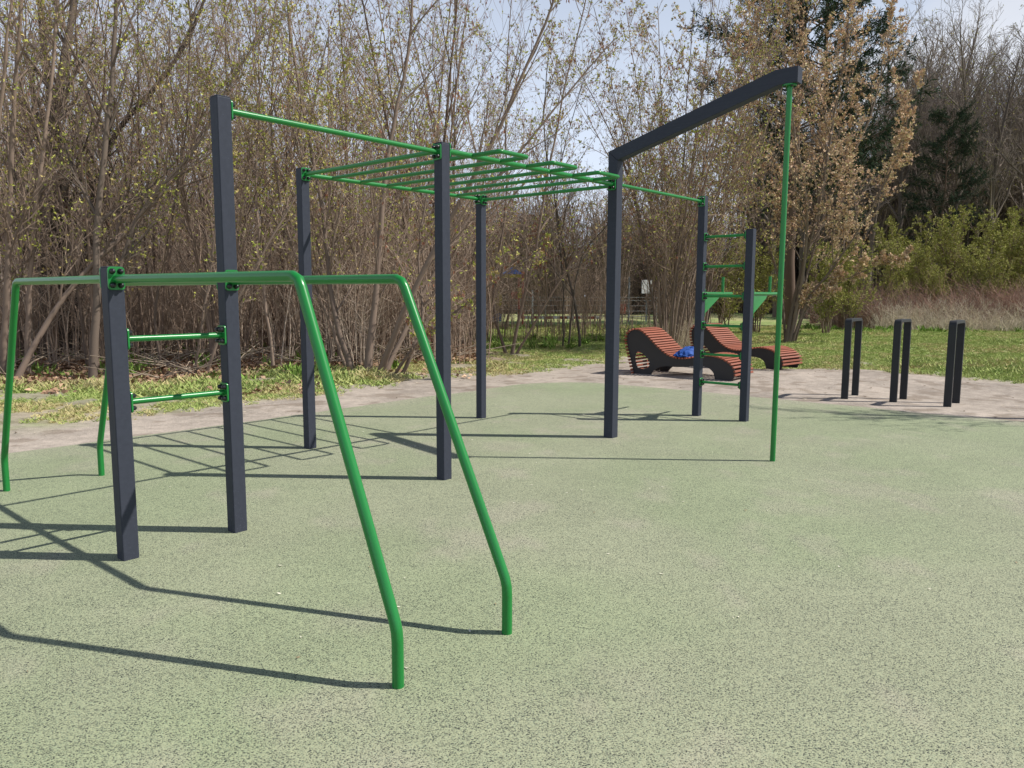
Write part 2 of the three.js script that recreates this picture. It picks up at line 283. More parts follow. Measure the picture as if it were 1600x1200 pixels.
// ---------------------------------------------------------------- wave loungers
function lounger(label, pos, turn, group) {
  const g = thing('wave_lounger', label, 'lounger', pos, turn, group);
  const LS = 1.2, topPts = [[0.15, 0.02], [0.075, 0.33], [0.012, 0.62], [0.035, 0.78], [0.13, 0.858], [0.26, 0.85], [0.40, 0.74], [0.56, 0.57], [0.72, 0.43], [0.88, 0.355], [1.06, 0.345], [1.24, 0.385], [1.42, 0.425], [1.60, 0.41], [1.76, 0.335], [1.86, 0.23], [1.885, 0.11]].map(q => new THREE.Vector2(q[0] * LS, q[1]));
  const crv = new THREE.SplineCurve(topPts), edge = crv.getSpacedPoints(90);
  const sh = new THREE.Shape(edge); const low = [[1.84, 0.0], [1.57, 0.0], [1.535, 0.13], [1.44, 0.215], [1.28, 0.235], [1.08, 0.20], [0.9, 0.185], [0.74, 0.19], [0.60, 0.15], [0.50, 0.07], [0.46, 0], [0.15, 0]];
  const lowc = new THREE.SplineCurve(low.slice(1, 11).map(q => new THREE.Vector2(q[0] * LS, q[1]))).getSpacedPoints(40); sh.lineTo(1.84 * LS, 0); for (const q of lowc) sh.lineTo(q.x, q.y); sh.lineTo(0.15 * LS, 0);
  const hole = new THREE.Path(new THREE.SplineCurve([[0.21, 0.12], [0.33, 0.1], [0.43, 0.17], [0.42, 0.28], [0.30, 0.41], [0.19, 0.42], [0.165, 0.28], [0.21, 0.12]].map(q => new THREE.Vector2(q[0] * LS, q[1]))).getSpacedPoints(26)); sh.holes.push(hole);
  for (const z of [-0.37, 0.34]) part('side_panel', new THREE.ExtrudeGeometry(sh, { depth: 0.03, bevelEnabled: false }).translate(0, 0, z), MAT.steel, g);
  const len = crv.getLength(), n = Math.round(len / 0.066), R = mulberry(41);
  const geos = [0, 1, 2].map(k => boxAt(0.041, 0.03, 0.84 + k * 0.006, 0, 0, 0, 0.005));
  for (let i = 0; i <= n; i++) {
    const p = crv.getPointAt(i / n), t = crv.getTangentAt(i / n);
    const m = part('slat', geos[Math.floor(R() * 3)], WOODS[Math.floor(R() * 4)], g); m.position.set(p.x - t.y * 0.0165, p.y + t.x * 0.0165, 0); m.rotation.z = Math.atan2(t.y, t.x) + (R() - 0.5) * 0.03;
  }
  return g;
}
// length axis from head to foot
const dirTurn = (dx, dz) => -Math.atan2(dz, dx);
const LA = lounger('red slatted wave lounger with a blue garment lying on its seat', [2.50, 0, -15.32], dirTurn(0.775, 0.632), 'wave loungers on the sand');
const LB = lounger('red slatted wave lounger with an empty seat', [4.36, 0, -17.6], dirTurn(0.68, 0.733), 'wave loungers on the sand');
{
  const geo = new THREE.SphereGeometry(1, 56, 40), p = geo.attributes.position;
  for (let i = 0; i < p.count; i++) {
    const x = p.getX(i), y = p.getY(i), z = p.getZ(i), f = fbm(x * 2.2 + 9, z * 2.2 + y * 1.7, 4), w = Math.abs(Math.sin((x * 1.3 + z * 2.1 + f * 4) * 2.2));
    const k = 0.66 + f * 0.6 - w * 0.13; p.setXYZ(i, x * k * 0.33, Math.max(-0.02, y * k * 0.13 * (1.1 + 0.5 * Math.sin(x * 3 + 1))), z * k * 0.24);
  }
  geo.computeVertexNormals();
  const m = top('jacket', shadowed(new THREE.Mesh(geo, new THREE.MeshStandardMaterial({ color: lin(0.012, 0.075, 0.33), roughness: 0.75 }))));
  tag(m, 'crumpled blue jacket lying on the seat of the slatted lounger', 'jacket');
  m.position.copy(LA.localToWorld(V(0, 0, 0))); LA.updateMatrixWorld(); m.position.copy(LA.localToWorld(V(1.22, 0.40, 0.12))); m.rotation.y = 0.5;
}
// ---------------------------------------------------------------- PLANTS
class Geo {
  constructor() { this.p = []; this.n = []; this.c = []; this.i = []; this.k = 0; }
  tube(pts, rad, sides, col) {
    const L = pts.length; let side = null;
    for (let q = 0; q < L; q++) {
      const a = pts[Math.max(q - 1, 0)], b = pts[Math.min(q + 1, L - 1)];
      let tx = b[0] - a[0], ty = b[1] - a[1], tz = b[2] - a[2], l = Math.hypot(tx, ty, tz) || 1; tx /= l; ty /= l; tz /= l;
      if (!side) side = Math.abs(ty) < 0.9 ? [0, 1, 0] : [1, 0, 0];
      let ux = side[1] * tz - side[2] * ty, uy = side[2] * tx - side[0] * tz, uz = side[0] * ty - side[1] * tx; l = Math.hypot(ux, uy, uz) || 1; ux /= l; uy /= l; uz /= l;
      const vx = ty * uz - tz * uy, vy = tz * ux - tx * uz, vz = tx * uy - ty * ux; side = [vx, vy, vz];
      for (let s = 0; s < sides; s++) {
        const t = s / sides * 6.28318, c = Math.cos(t), d = Math.sin(t), nx = ux * c + vx * d, ny = uy * c + vy * d, nz = uz * c + vz * d, r = rad[q];
        this.p.push(pts[q][0] + nx * r, pts[q][1] + ny * r, pts[q][2] + nz * r); this.n.push(nx, ny, nz); this.c.push(col[0], col[1], col[2]);
      }
    }
    for (let q = 0; q < L - 1; q++) for (let s = 0; s < sides; s++) { const a = this.k + q * sides + s, b = this.k + q * sides + (s + 1) % sides, c = a + sides, d = b + sides; this.i.push(a, b, c, b, d, c); }
    this.k += L * sides;
  }
  leaf(p, d, w, len, col, R) { // folded pointed leaf, two faces
    let ax = R() - 0.5, ay = R() - 0.5, az = R() - 0.5; let sx = d[1] * az - d[2] * ay, sy = d[2] * ax - d[0] * az, sz = d[0] * ay - d[1] * ax; const l = Math.hypot(sx, sy, sz) || 1; sx /= l; sy /= l; sz /= l;
    const nx = sy * d[2] - sz * d[1], ny = sz * d[0] - sx * d[2], nz = sx * d[1] - sy * d[0], h = len * 0.45, u = w * 0.25;
    this.p.push(p[0], p[1], p[2], p[0] + d[0] * h + sx * w / 2 + nx * u, p[1] + d[1] * h + sy * w / 2 + ny * u, p[2] + d[2] * h + sz * w / 2 + nz * u, p[0] + d[0] * len, p[1] + d[1] * len, p[2] + d[2] * len, p[0] + d[0] * h - sx * w / 2 + nx * u, p[1] + d[1] * h - sy * w / 2 + ny * u, p[2] + d[2] * h - sz * w / 2 + nz * u);
    for (let q = 0; q < 4; q++) { this.n.push(nx, ny, nz); this.c.push(col[0], col[1], col[2]); }
    this.i.push(this.k, this.k + 1, this.k + 2, this.k, this.k + 2, this.k + 3); this.k += 4;
  }
  build() {
    const g = new THREE.BufferGeometry(); g.setAttribute('position', new THREE.Float32BufferAttribute(this.p, 3)); g.setAttribute('normal', new THREE.Float32BufferAttribute(this.n, 3)); g.setAttribute('color', new THREE.Float32BufferAttribute(this.c, 3)); g.setIndex(this.i); return g;
  }
}
const BARK = new THREE.MeshStandardMaterial({ vertexColors: true, roughness: 0.95 });
const LEAF = new THREE.MeshPhysicalMaterial({ vertexColors: true, roughness: 0.9, side: THREE.DoubleSide, specularIntensity: 0.2 });
const nrm = d => { const l = Math.hypot(d[0], d[1], d[2]) || 1; return [d[0] / l, d[1] / l, d[2] / l]; };
const tint = (c, v, R) => { const k = 1 + (R() - 0.5) * v; return [c[0] * k, c[1] * k, c[2] * k]; };
function turned(d, ang, R) { // tilt d by ang about a random azimuth
  let a = [R() - 0.5, R() - 0.5, R() - 0.5]; const dt = a[0] * d[0] + a[1] * d[1] + a[2] * d[2]; a = nrm([a[0] - d[0] * dt, a[1] - d[1] * dt, a[2] - d[2] * dt]);
  const c = Math.cos(ang), s = Math.sin(ang); return [d[0] * c + a[0] * s, d[1] * c + a[1] * s, d[2] * c + a[2] * s];
}
const newTree = () => ({ trunk: new Geo(), twigs: new Geo(), leaves: new Geo() });
const at = (pts, t) => { const f = t * (pts.length - 1), i = Math.min(Math.floor(f), pts.length - 2), k = f - i; return [0, 1, 2].map(q => pts[i][q] + (pts[i + 1][q] - pts[i][q]) * k); };
const dirAt = (pts, t) => { const i = Math.min(Math.floor(t * (pts.length - 1)), pts.length - 2); return nrm([pts[i + 1][0] - pts[i][0], pts[i + 1][1] - pts[i][1], pts[i + 1][2] - pts[i][2]]); };
const SIDES = [8, 5, 3, 3, 3], NSEG = [12, 7, 4, 3, 2];
function foliage(T, pts, lvl, o, R) {
  const n = o.leafN[lvl] || 0; if (!n) return;
  for (let i = 0; i < n; i++) {
    if (R() > (o.leafP ?? 1)) continue;
    const t = lvl >= o.levels ? (i + 1) / n : 0.3 + 0.7 * R(), p = at(pts, Math.min(t, 1)), d = dirAt(pts, Math.min(t, 0.99));
    const key = o.samara && R() < o.samara;
    if (key) { const q = 2 + Math.floor(R() * 3); for (let k = 0; k < q; k++) T.leaves.leaf([p[0] + (R() - 0.5) * 0.05, p[1] - R() * 0.03, p[2] + (R() - 0.5) * 0.05], nrm([(R() - 0.5) * 0.7, -1, (R() - 0.5) * 0.7]), 0.022 * o.leafS, 0.085 * o.leafS, tint(o.samaraC, 0.5, R), R); continue; }
    const q = o.cluster[0] + Math.floor(R() * (o.cluster[1] - o.cluster[0] + 1)), col = o.leafC[Math.floor(R() * o.leafC.length)];
    for (let k = 0; k < q; k++) { const e = nrm(turned(d, 0.35 + R() * 0.95, R)), s = o.leafS * (0.65 + R() * 0.7); if (o.droop) e[1] -= o.droop; T.leaves.leaf(p, nrm(e), 0.034 * s, 0.06 * s, tint(col, 0.45, R), R); }
  }
}
function children(T, pts, rads, L, lvl, o, R) {
  if (lvl >= o.levels) return;
  const n = Math.max(1, Math.round(o.kids[lvl] * (0.75 + R() * 0.5)));
  for (let i = 0; i < n; i++) {
    const f = o.from[lvl], t = f + (1 - f) * (i + R()) / n, p = at(pts, Math.min(t, 0.999)), d = dirAt(pts, Math.min(t, 0.98)), rr = rads[Math.min(Math.floor(t * (rads.length - 1)), rads.length - 1)];
    let e = turned(d, o.angle[lvl] * (0.65 + R() * 0.7), R); e[1] += o.up[lvl]; e = nrm(e);
    branch(T, p, e, L * o.ratio[lvl] * (1.1 - 0.6 * t) * (0.6 + R() * 0.7), Math.min(rr * 0.62, o.rmax[lvl]), lvl + 1, o, R);
  }
}
function branch(T, p, d, L, r, lvl, o, R) {
  const n = NSEG[lvl], pts = [p], rads = [r], wob = o.wobble[lvl]; let q = p, e = d;
  for (let i = 1; i <= n; i++) {
    e = nrm([e[0] + (R() - 0.5) * wob, e[1] + (R() - 0.5) * wob + o.trop[lvl] / n, e[2] + (R() - 0.5) * wob]);
    q = [q[0] + e[0] * L / n, q[1] + e[1] * L / n, q[2] + e[2] * L / n]; pts.push(q); rads.push(Math.max(r * (1 - 0.86 * i / n), o.rmin));
  }
  (lvl <= 1 ? T.trunk : T.twigs).tube(pts, rads, SIDES[lvl], tint(lvl <= 1 ? o.bark : o.twig, 0.42, R));
  children(T, pts, rads, L, lvl, o, R); foliage(T, pts, lvl, o, R);
}
function stemAlong(T, way, r0, r1, o, R, flare = 1.35) { // a main stem through given points
  const crv = new THREE.CatmullRomCurve3(way.map(q => V(...q))), N = 18, pts = [], rads = [], L = crv.getLength();
  for (let i = 0; i <= N; i++) { const t = i / N, p = crv.getPointAt(t), w = 0.035 * (R() - 0.5); pts.push([p.x + w, p.y, p.z + 0.035 * (R() - 0.5)]); rads.push(lerp(r0, r1, Math.pow(t, 0.8)) * (i === 0 ? flare : 1) * (0.94 + R() * 0.12)); }
  T.trunk.tube(pts, rads, SIDES[0], tint(o.bark, 0.7, R)); children(T, pts, rads, L * (o.limbScale || 1), 0, o, R);
}
function treeGroup(name, T, label, group, mats = {}) {
  const g = new THREE.Group(); g.name = name; tag(g, label, 'tree', group);
  if (T.trunk.k) part('trunk', T.trunk.build(), BARK, g); if (T.twigs.k) part('crown', T.twigs.build(), BARK, g); if (T.leaves.k) part('leaves', T.leaves.build(), mats.leaf || LEAF, g);
  return g;
}
const GREEN = [[0.42, 0.43, 0.10], [0.48, 0.46, 0.14], [0.34, 0.38, 0.08], [0.48, 0.38, 0.16]];
const BRONZE = [[0.68, 0.50, 0.33], [0.74, 0.59, 0.41], [0.60, 0.42, 0.28], [0.62, 0.54, 0.30], [0.66, 0.45, 0.33], [0.48, 0.33, 0.21]];
const maple = { levels: 3, kids: [11, 7, 4], from: [0.2, 0.15, 0.12], angle: [0.75, 0.7, 0.75], up: [0.35, 0.12, 0.05], ratio: [0.36, 0.45, 0.5], rmax: [0.021, 0.01, 0.006], rmin: 0.0034, wobble: [0.2, 0.3, 0.4, 0.5], trop: [0.25, 0.35, 0.2, 0.1], bark: [0.20, 0.145, 0.11], twig: [0.35, 0.26, 0.20], leafN: [0, 0, 1, 2], cluster: [2, 4], leafC: GREEN, leafS: 0.9, leafP: 0.28, samara: 0.0, samaraC: [0.26, 0.115, 0.07] };
function mapleClump(seed, o, stems, H, spread, r0) {
  const R = mulberry(seed), T = newTree();
  for (let k = 0; k < stems; k++) {
    const az = (k + R() * 0.7) / stems * 6.283, lean = spread * (0.35 + R() * 0.9), h = H * (0.72 + R() * 0.38), c = Math.cos(az), s = Math.sin(az), b = 0.12 + R() * 0.16;
    stemAlong(T, [[c * b, -0.15, s * b], [c * (b + lean * 0.12), h * 0.22, s * (b + lean * 0.12)], [c * (b + lean * 0.42) + (R() - 0.5) * 0.4, h * 0.58, s * (b + lean * 0.42) + (R() - 0.5) * 0.4], [c * (b + lean), h, s * (b + lean)]], r0 * (0.4 + R() * 0.45), 0.009, o, R);
  }
  return T;
}
function place(proto, x, z, turn, s, sy = s, label, group) {
  const c = proto.clone(); c.name = numbered(proto.name); c.userData = { ...proto.userData }; if (label) c.userData.label = label; if (group) c.userData.group = group;
  c.position.set(x, terrain(x, z) - 0.03, z); c.rotation.y = turn; c.scale.set(s, sy, s); scene.add(c); return c;
}
const THICKET = 'budding maples in the thicket';
const mapleProtos = [
  [101, { ...maple }, 5, 9.5, 2.6, 0.075], [102, { ...maple, samara: 0.5, leafP: 0.42 }, 6, 10, 3.4, 0.085], [103, { ...maple, kids: [12, 6, 4] }, 3, 10.5, 1.6, 0.09],
  [104, { ...maple, samara: 0.25, leafP: 0.4 }, 7, 8.5, 3.0, 0.06], [105, { ...maple, leafP: 0.55 }, 4, 7.5, 2.2, 0.06], [106, { ...maple, samara: 0.65, leafP: 0.5 }, 5, 10.5, 3.6, 0.09],
].map(([s, o, n, h, sp, r], i) => treeGroup('maple_tree', mapleClump(s, o, n, h, sp, r), [
  'thin many-stemmed maple with scattered yellow-green buds in the thicket', 'spreading many-stemmed maple with brown seed keys in the thicket', 'upright narrow maple with scattered buds in the thicket',
  'low bushy many-stemmed maple with a few seed keys in the thicket', 'short maple thick with yellow-green young leaves in the thicket', 'tall spreading maple heavy with brown seed keys in the thicket'][i], THICKET));
const tall = { ...maple, levels: 3, kids: [22, 9, 5], from: [0.3, 0.2, 0.15], ratio: [0.33, 0.42, 0.45], rmax: [0.09, 0.03, 0.014], rmin: 0.009, bark: [0.17, 0.135, 0.11], twig: [0.24, 0.195, 0.165], leafP: 0.1, leafS: 1.4, leafN: [0, 0, 1, 1] };
const tallProtos = [201, 202, 203].map((s, i) => {
  const R = mulberry(s), T = newTree(), n = [1, 2, 1][i];
  for (let k = 0; k < n; k++) stemAlong(T, [[k * 0.3, -0.2, 0], [k * 0.6 + (R() - 0.5), 4, (R() - 0.5)], [k * 1.4 + (R() - 0.5) * 2, 10, (R() - 0.5) * 2], [k * 2.4 + (R() - 0.5) * 2, 17, (R() - 0.5) * 2]], 0.24 - k * 0.06, 0.03, tall, R);
  return treeGroup('bare_forest_tree', T, ['tall bare dark tree', 'tall bare twin-stemmed dark tree', 'tall bare crooked dark tree'][i], 'bare trees of the wood behind');
});
// --- rows of the thicket, left and centre
{
  const R = mulberry(77), spots = [];
  const ok = (x, z, d) => spots.every(q => Math.hypot(q[0] - x, q[1] - z) > d);
  const put = (protos, n, test, gap, s0, s1, where, grp) => { let tries = 0, done = 0; while (done < n && tries++ < n * 80) { const depth = test.d0 + R() * (test.d1 - test.d0), px = test.x0 + R() * (test.x1 - test.x0), x = (px - 800) / 1185 * depth, z = -depth; if (!ok(x, z, gap)) continue; if (test.f && !test.f(x, z, px, depth)) continue; spots.push([x, z]); const s = s0 + R() * (s1 - s0); const T = place(protos[Math.floor(R() * protos.length)], x, z, R() * 6.283, s, s * (0.9 + R() * 0.25), null, grp); if (where) T.userData.label += ' ' + where; done++; } };
  const behindEdge = (x, z) => cover(x, z).litter > 0.6;
  put(mapleProtos, 12, { d0: 15.5, d1: 20, x0: -150, x1: 600, f: behindEdge }, 1.5, 0.8, 1.05);
  put(mapleProtos, 15, { d0: 20, d1: 30, x0: -120, x1: 720 }, 2.4, 0.85, 1.15);
  put([mapleProtos[1], mapleProtos[3], mapleProtos[4], mapleProtos[5]], 9, { d0: 21, d1: 29, x0: 680, x1: 1090, f: (x, z, px) => px < 735 || px > 1035 }, 1.6, 0.8, 1.0);
  put(mapleProtos, 8, { d0: 30, d1: 38, x0: -60, x1: 730 }, 2.2, 0.9, 1.2);
  put(tallProtos, 9, { d0: 36, d1: 58, x0: -60, x1: 700 }, 4, 0.62, 0.9, 'in the wood behind the thicket', 'bare trees behind the thicket');
  put(tallProtos, 9, { d0: 58, d1: 80, x0: 650, x1: 1150 }, 4, 0.55, 0.75, 'far beyond the playground', 'bare trees beyond the playground');
  put(tallProtos, 46, { d0: 46, d1: 70, x0: 1180, x1: 1690 }, 2.4, 0.85, 1.1, 'in the wood behind the brushwood', 'bare trees behind the brushwood');
}
// --- individual near trees traced from where their stems stand
function traced(name, base, stems, o, seed, label, group) { // stems: [[px,py,depth]...], r0, r1
  const R = mulberry(seed), T = newTree(), B = V(base[0], terrain(base[0], base[1]), base[1]);
  for (const [way, r0, r1, ls] of stems) {
    const w = way.map(([px, py, d], i) => { const q = pix(px, py, d).sub(B); return [q.x, i === 0 ? -0.15 : q.y, q.z]; });
    stemAlong(T, w, r0 * 0.82, r1 * 0.75, { ...o, limbScale: ls || 0.7 }, R);
  }
  const g = treeGroup(numbered(name), T, label, group); g.position.copy(B); scene.add(g); return g;
}
{
  const near = { ...maple, kids: [13, 7, 4], from: [0.15, 0.15, 0.12], bark: [0.21, 0.155, 0.12], leafP: 0.35 };
  const dark = { ...near, bark: [0.15, 0.115, 0.09], twig: [0.15, 0.12, 0.095], rmax: [0.07, 0.02, 0.01] };
  const c = pix(590, 585, 14.6);
  traced('leaning_maple', [c.x, c.z], [
    [[[552, 586, 14.6], [520, 470, 14.9], [505, 340, 15.2], [470, 150, 15.6], [440, -60, 16]], 0.075, 0.02],
    [[[572, 584, 14.6], [588, 440, 14.8], [606, 250, 15], [640, 60, 15.2], [650, -120, 15.4]], 0.095, 0.02],
    [[[590, 588, 14.6], [625, 500, 14.3], [690, 370, 14.2], [775, 210, 14.0], [850, 40, 14], [900, -90, 14]], 0.085, 0.018],
    [[[598, 583, 14.8], [660, 460, 15.5], [740, 330, 16], [850, 190, 16.4], [960, 60, 16.8]], 0.07, 0.015],
    [[[610, 592, 14.4], [650, 540, 14], [720, 480, 13.8], [800, 420, 13.6], [860, 380, 13.6]], 0.045, 0.01, 0.45],
    [[[622, 593, 14.4], [640, 560, 14.2], [660, 500, 14.6], [655, 380, 15], [690, 200, 15.4]], 0.05, 0.012]], { ...near, samara: 0.3 }, 301, 'spreading clump of leaning maple stems at the edge of the thicket beside the gym frame');
  const t = pix(145, 592, 13.7);
  traced('old_tree', [t.x, t.z], [[[[143, 592, 13.7], [150, 480, 13.8], [152, 330, 14], [170, 180, 14.2], [182, 0, 14.4], [190, -120, 14.5]], 0.1, 0.035],
    [[[150, 420, 13.8], [210, 350, 13.9], [300, 240, 14], [335, 180, 14], [400, 60, 14.2]], 0.06, 0.012]], dark, 302, 'dark straight trunk with a forking limb beside the trampled verge');
  const l = pix(15, 605, 13.2);
  traced('leaning_tree', [l.x, l.z], [[[[14, 600, 13.2], [62, 525, 13.5], [118, 440, 13.8], [190, 370, 14.2], [262, 290, 14.6], [350, 150, 15.2], [420, 20, 15.8]], 0.072, 0.02]], near, 303, 'long slanting pale stem rising over the leaf litter');
  const e = pix(30, 600, 14.2);
  traced('pale_stemmed_maple', [e.x, e.z], [
    [[[42, 598, 14.2], [48, 420, 14.2], [66, 250, 14.2], [82, 100, 14.3], [96, -80, 14.4]], 0.07, 0.025],
    [[[5, 600, 14], [12, 400, 14], [20, 200, 14], [30, 40, 14], [40, -100, 14]], 0.085, 0.03],
    [[[0, 600, 14.1], [-20, 420, 14], [-6, 220, 13.8], [12, 60, 13.6], [25, -60, 13.6]], 0.07, 0.03]], near, 304, 'clump of pale stems at the end of the thicket with buds overhead');
  const f = pix(90, 560, 18);
  traced('thick_trunked_tree', [f.x, f.z], [
    [[[72, 560, 18], [70, 400, 18], [78, 250, 18], [95, 120, 18], [130, -60, 18.4]], 0.21, 0.08, 0.9],
    [[[103, 560, 18.4], [100, 400, 18.4], [96, 240, 18.4], [70, 80, 18.6], [60, -80, 18.6]], 0.19, 0.08, 0.9],
    [[[95, 330, 18.2], [170, 230, 18.2], [250, 130, 18.2], [300, 50, 18.4], [340, -60, 18.6]], 0.14, 0.04, 0.8]], { ...dark, bark: [0.115, 0.09, 0.07], leafP: 0.25 }, 305, 'pair of thick dark trunks with a heavy slanting limb deep in the thicket');
  const s1 = pix(310, 598, 13.9);
  traced('young_maple', [s1.x, s1.z], [
    [[[303, 598, 13.9], [313, 520, 13.9], [330, 420, 14], [345, 250, 14.2], [370, 60, 14.5]], 0.035, 0.01],
    [[[315, 598, 13.9], [345, 520, 13.9], [420, 380, 14], [500, 240, 14.2], [560, 90, 14.5]], 0.04, 0.01, 0.6],
    [[[252, 575, 15], [243, 490, 15], [262, 380, 15], [290, 200, 15], [300, 20, 15]], 0.04, 0.012]], near, 306, 'slim young maple stems standing between the ladder posts and the wood');
  const g1 = pix(425, 590, 14.8);
  traced('young_maple', [g1.x, g1.z], [
    [[[430, 590, 14.8], [415, 470, 14.8], [400, 300, 15], [405, 120, 15.2], [395, -40, 15.4]], 0.042, 0.014],
    [[[545, 588, 15.2], [515, 500, 15.2], [455, 380, 15.4], [425, 220, 15.6], [430, 40, 16]], 0.045, 0.014]], near, 307, 'slim young maple stems standing behind the rear post of the horizontal ladder');
  // clumps in the gap and behind the loungers
  const h1 = pix(800, 560, 19.5);
  traced('leaning_maple', [h1.x, h1.z], [
    [[[797, 560, 19.5], [815, 480, 19.4], [835, 400, 19.3], [860, 250, 19.2], [900, 60, 19.2], [930, -60, 19.2]], 0.055, 0.015],
    [[[803, 562, 19.5], [850, 480, 19.2], [915, 380, 19], [1000, 290, 19], [1100, 200, 19]], 0.045, 0.012],
    [[[792, 560, 19.5], [770, 470, 19.4], [790, 330, 19.5], [790, 150, 19.8], [800, 0, 20]], 0.05, 0.013]], { ...near, samara: 0.3, leafP: 0.6 }, 308, 'thin maple stems fanning up beside the gap to the playground');
  const h2 = pix(905, 542, 22.3);
  traced('forked_sapling', [h2.x, h2.z], [
    [[[907, 542, 22.3], [900, 480, 22.3], [888, 430, 22.3], [870, 330, 22.3], [850, 200, 22.3], [860, 60, 22.3]], 0.05, 0.013],
    [[[888, 430, 22.3], [910, 400, 22.2], [950, 350, 22], [1010, 250, 22], [1060, 120, 22]], 0.03, 0.01],
    [[[879, 543, 22.5], [880, 440, 22.6], [870, 300, 22.6], [930, 60, 22.8]], 0.03, 0.01]], { ...near, bark: [0.13, 0.105, 0.085], samara: 0.4, leafP: 0.7 }, 309, 'dark forked sapling standing on the grass in front of the playground');
  const h3 = pix(1048, 548, 21.5);
  const fan = [[1000, 0.03], [1020, 0.04], [1040, 0.045], [1062, 0.05], [1085, 0.05], [1110, 0.045], [1140, 0.035]];
  traced('many_stemmed_maple', [h3.x, h3.z], fan.map(([x, r], i) => [[[1030 + i * 6, 548, 21.5 + (i % 3) * 0.2], [1030 + i * 6 + (x - 1048) * 0.2, 470, 21.5], [x, 350, 21.4 + (i % 2) * 0.5], [x + (x - 1048) * 0.7, 180, 21.4], [x + (x - 1048) * 1.5, 10, 21.3 + (i % 3) * 0.4]], r, 0.012]), { ...near, kids: [14, 8, 4], samara: 0.2, leafP: 0.55, leafS: 1.0, leafC: [...GREEN, ...BRONZE.slice(0, 2)] }, 310, 'fan of pale maple stems growing behind the slatted loungers');
  // bronze-leaved tree
  const b = pix(1232, 534, 25.2);
  traced('bronze_leaved_maple', [b.x, b.z], [
    [[[1226, 534, 25.2], [1246, 450, 25.2], [1275, 340, 25], [1300, 200, 25], [1322, 60, 25], [1335, -70, 25]], 0.10, 0.02, 1],
    [[[1232, 534, 25.2], [1252, 440, 25], [1262, 330, 24.6], [1240, 200, 24.2], [1225, 60, 24], [1215, -60, 24]], 0.075, 0.02, 0.8],
    [[[1236, 534, 25.2], [1262, 470, 25], [1315, 400, 24.6], [1370, 310, 24.2], [1410, 220, 24], [1425, 130, 24]], 0.06, 0.02, 0.85],
    [[[1240, 534, 25.4], [1262, 480, 25], [1325, 435, 24.6], [1385, 412, 24.3], [1420, 402, 24]], 0.05, 0.01, 0.6],
    [[[1228, 534, 25.4], [1220, 450, 25.6], [1190, 350, 25.6], [1160, 220, 25.6], [1150, 60, 25.6]], 0.06, 0.02, 0.85],
    [[[1234, 534, 25.2], [1290, 330, 26], [1360, 180, 26.4], [1390, 40, 26.6]], 0.06, 0.02, 0.9]],
    { ...near, kids: [15, 8, 5], from: [0.2, 0.12, 0.1], ratio: [0.3, 0.45, 0.5], bark: [0.17, 0.13, 0.10], leafN: [0, 1, 3, 4], leafP: 0.9, cluster: [2, 4], leafC: BRONZE, leafS: 1.2 }, 311, 'broad maple covered in bronze young leaves behind the loungers');
}
// --- pines behind the bronze tree
{
  const pine = (seed, H) => {
    const R = mulberry(seed), T = newTree(); const NE = [[0.035, 0.06, 0.035], [0.045, 0.075, 0.04], [0.028, 0.048, 0.03]];
    const pts = [], rads = []; for (let i = 0; i <= 14; i++) { pts.push([(R() - 0.5) * 0.25, -0.2 + i / 14 * H, (R() - 0.5) * 0.25]); rads.push(lerp(0.26, 0.03, i / 14)); }
    T.trunk.tube(pts, rads, 8, [0.13, 0.085, 0.06]);
    for (let k = 0; k < 100; k++) {
      const t = 0.24 + 0.76 * (k + R()) / 100, az = R() * 6.283, L = (1 - t) * 4.4 + 1.9 + R() * 1.0, b = at(pts, Math.min(t, 0.99)); let d = nrm([Math.cos(az), 0.18 + R() * 0.25, Math.sin(az)]);
      const bp = [b]; let q = b; for (let s = 0; s < 5; s++) { d = nrm([d[0] + (R() - 0.5) * 0.3, d[1] + (R() - 0.5) * 0.2, d[2] + (R() - 0.5) * 0.3]); q = [q[0] + d[0] * L / 5, q[1] + d[1] * L / 5, q[2] + d[2] * L / 5]; bp.push(q); }
      T.trunk.tube(bp, bp.map((_, i) => 0.045 * (1 - i / 6)), 4, [0.11, 0.075, 0.055]);
      for (let s = 0; s < 20; s++) {
        const u = 0.3 + 0.7 * R(), p0 = at(bp, Math.min(u, 0.99)), e = nrm(turned(dirAt(bp, Math.min(u, 0.98)), 0.3 + R() * 0.9, R)), l = 0.35 + R() * 0.7, p1 = [p0[0] + e[0] * l, p0[1] + e[1] * l + 0.1, p0[2] + e[2] * l];
        T.twigs.tube([p0, p1], [0.012, 0.006], 3, [0.10, 0.07, 0.05]);
        for (let v = 0; v < 22; v++) { const w = R(), pp = [lerp(p0[0], p1[0], w), lerp(p0[1], p1[1], w), lerp(p0[2], p1[2], w)], nd = nrm(turned(e, 0.4 + R() * 0.7, R)); T.leaves.leaf(pp, nd, 0.042, 0.17 + R() * 0.12, tint(NE[Math.floor(R() * 3)], 0.4, R), R); }
      }
    }
    const g = treeGroup('pine_tree', T, '', 'pines behind the maples'); g.children[g.children.length - 1].name = 'needles'; return g;
  };
  const A = pine(401, 22), B = pine(402, 20);
  place(A, 13.2, -36.5, 0.4, 1.05, 1.05, 'tall dark green pine rising behind the bronze-leaved maple', 'pines behind the maples');
  place(B, 15.4, -39, 2.1, 0.8, 1.05, 'dark green pine half hidden beside the taller pine', 'pines behind the maples');
  place(B, 25.6, -46, 4.4, 0.5, 0.6, 'small grey-green pine at the front of the bare wood', 'pines behind the maples');
}
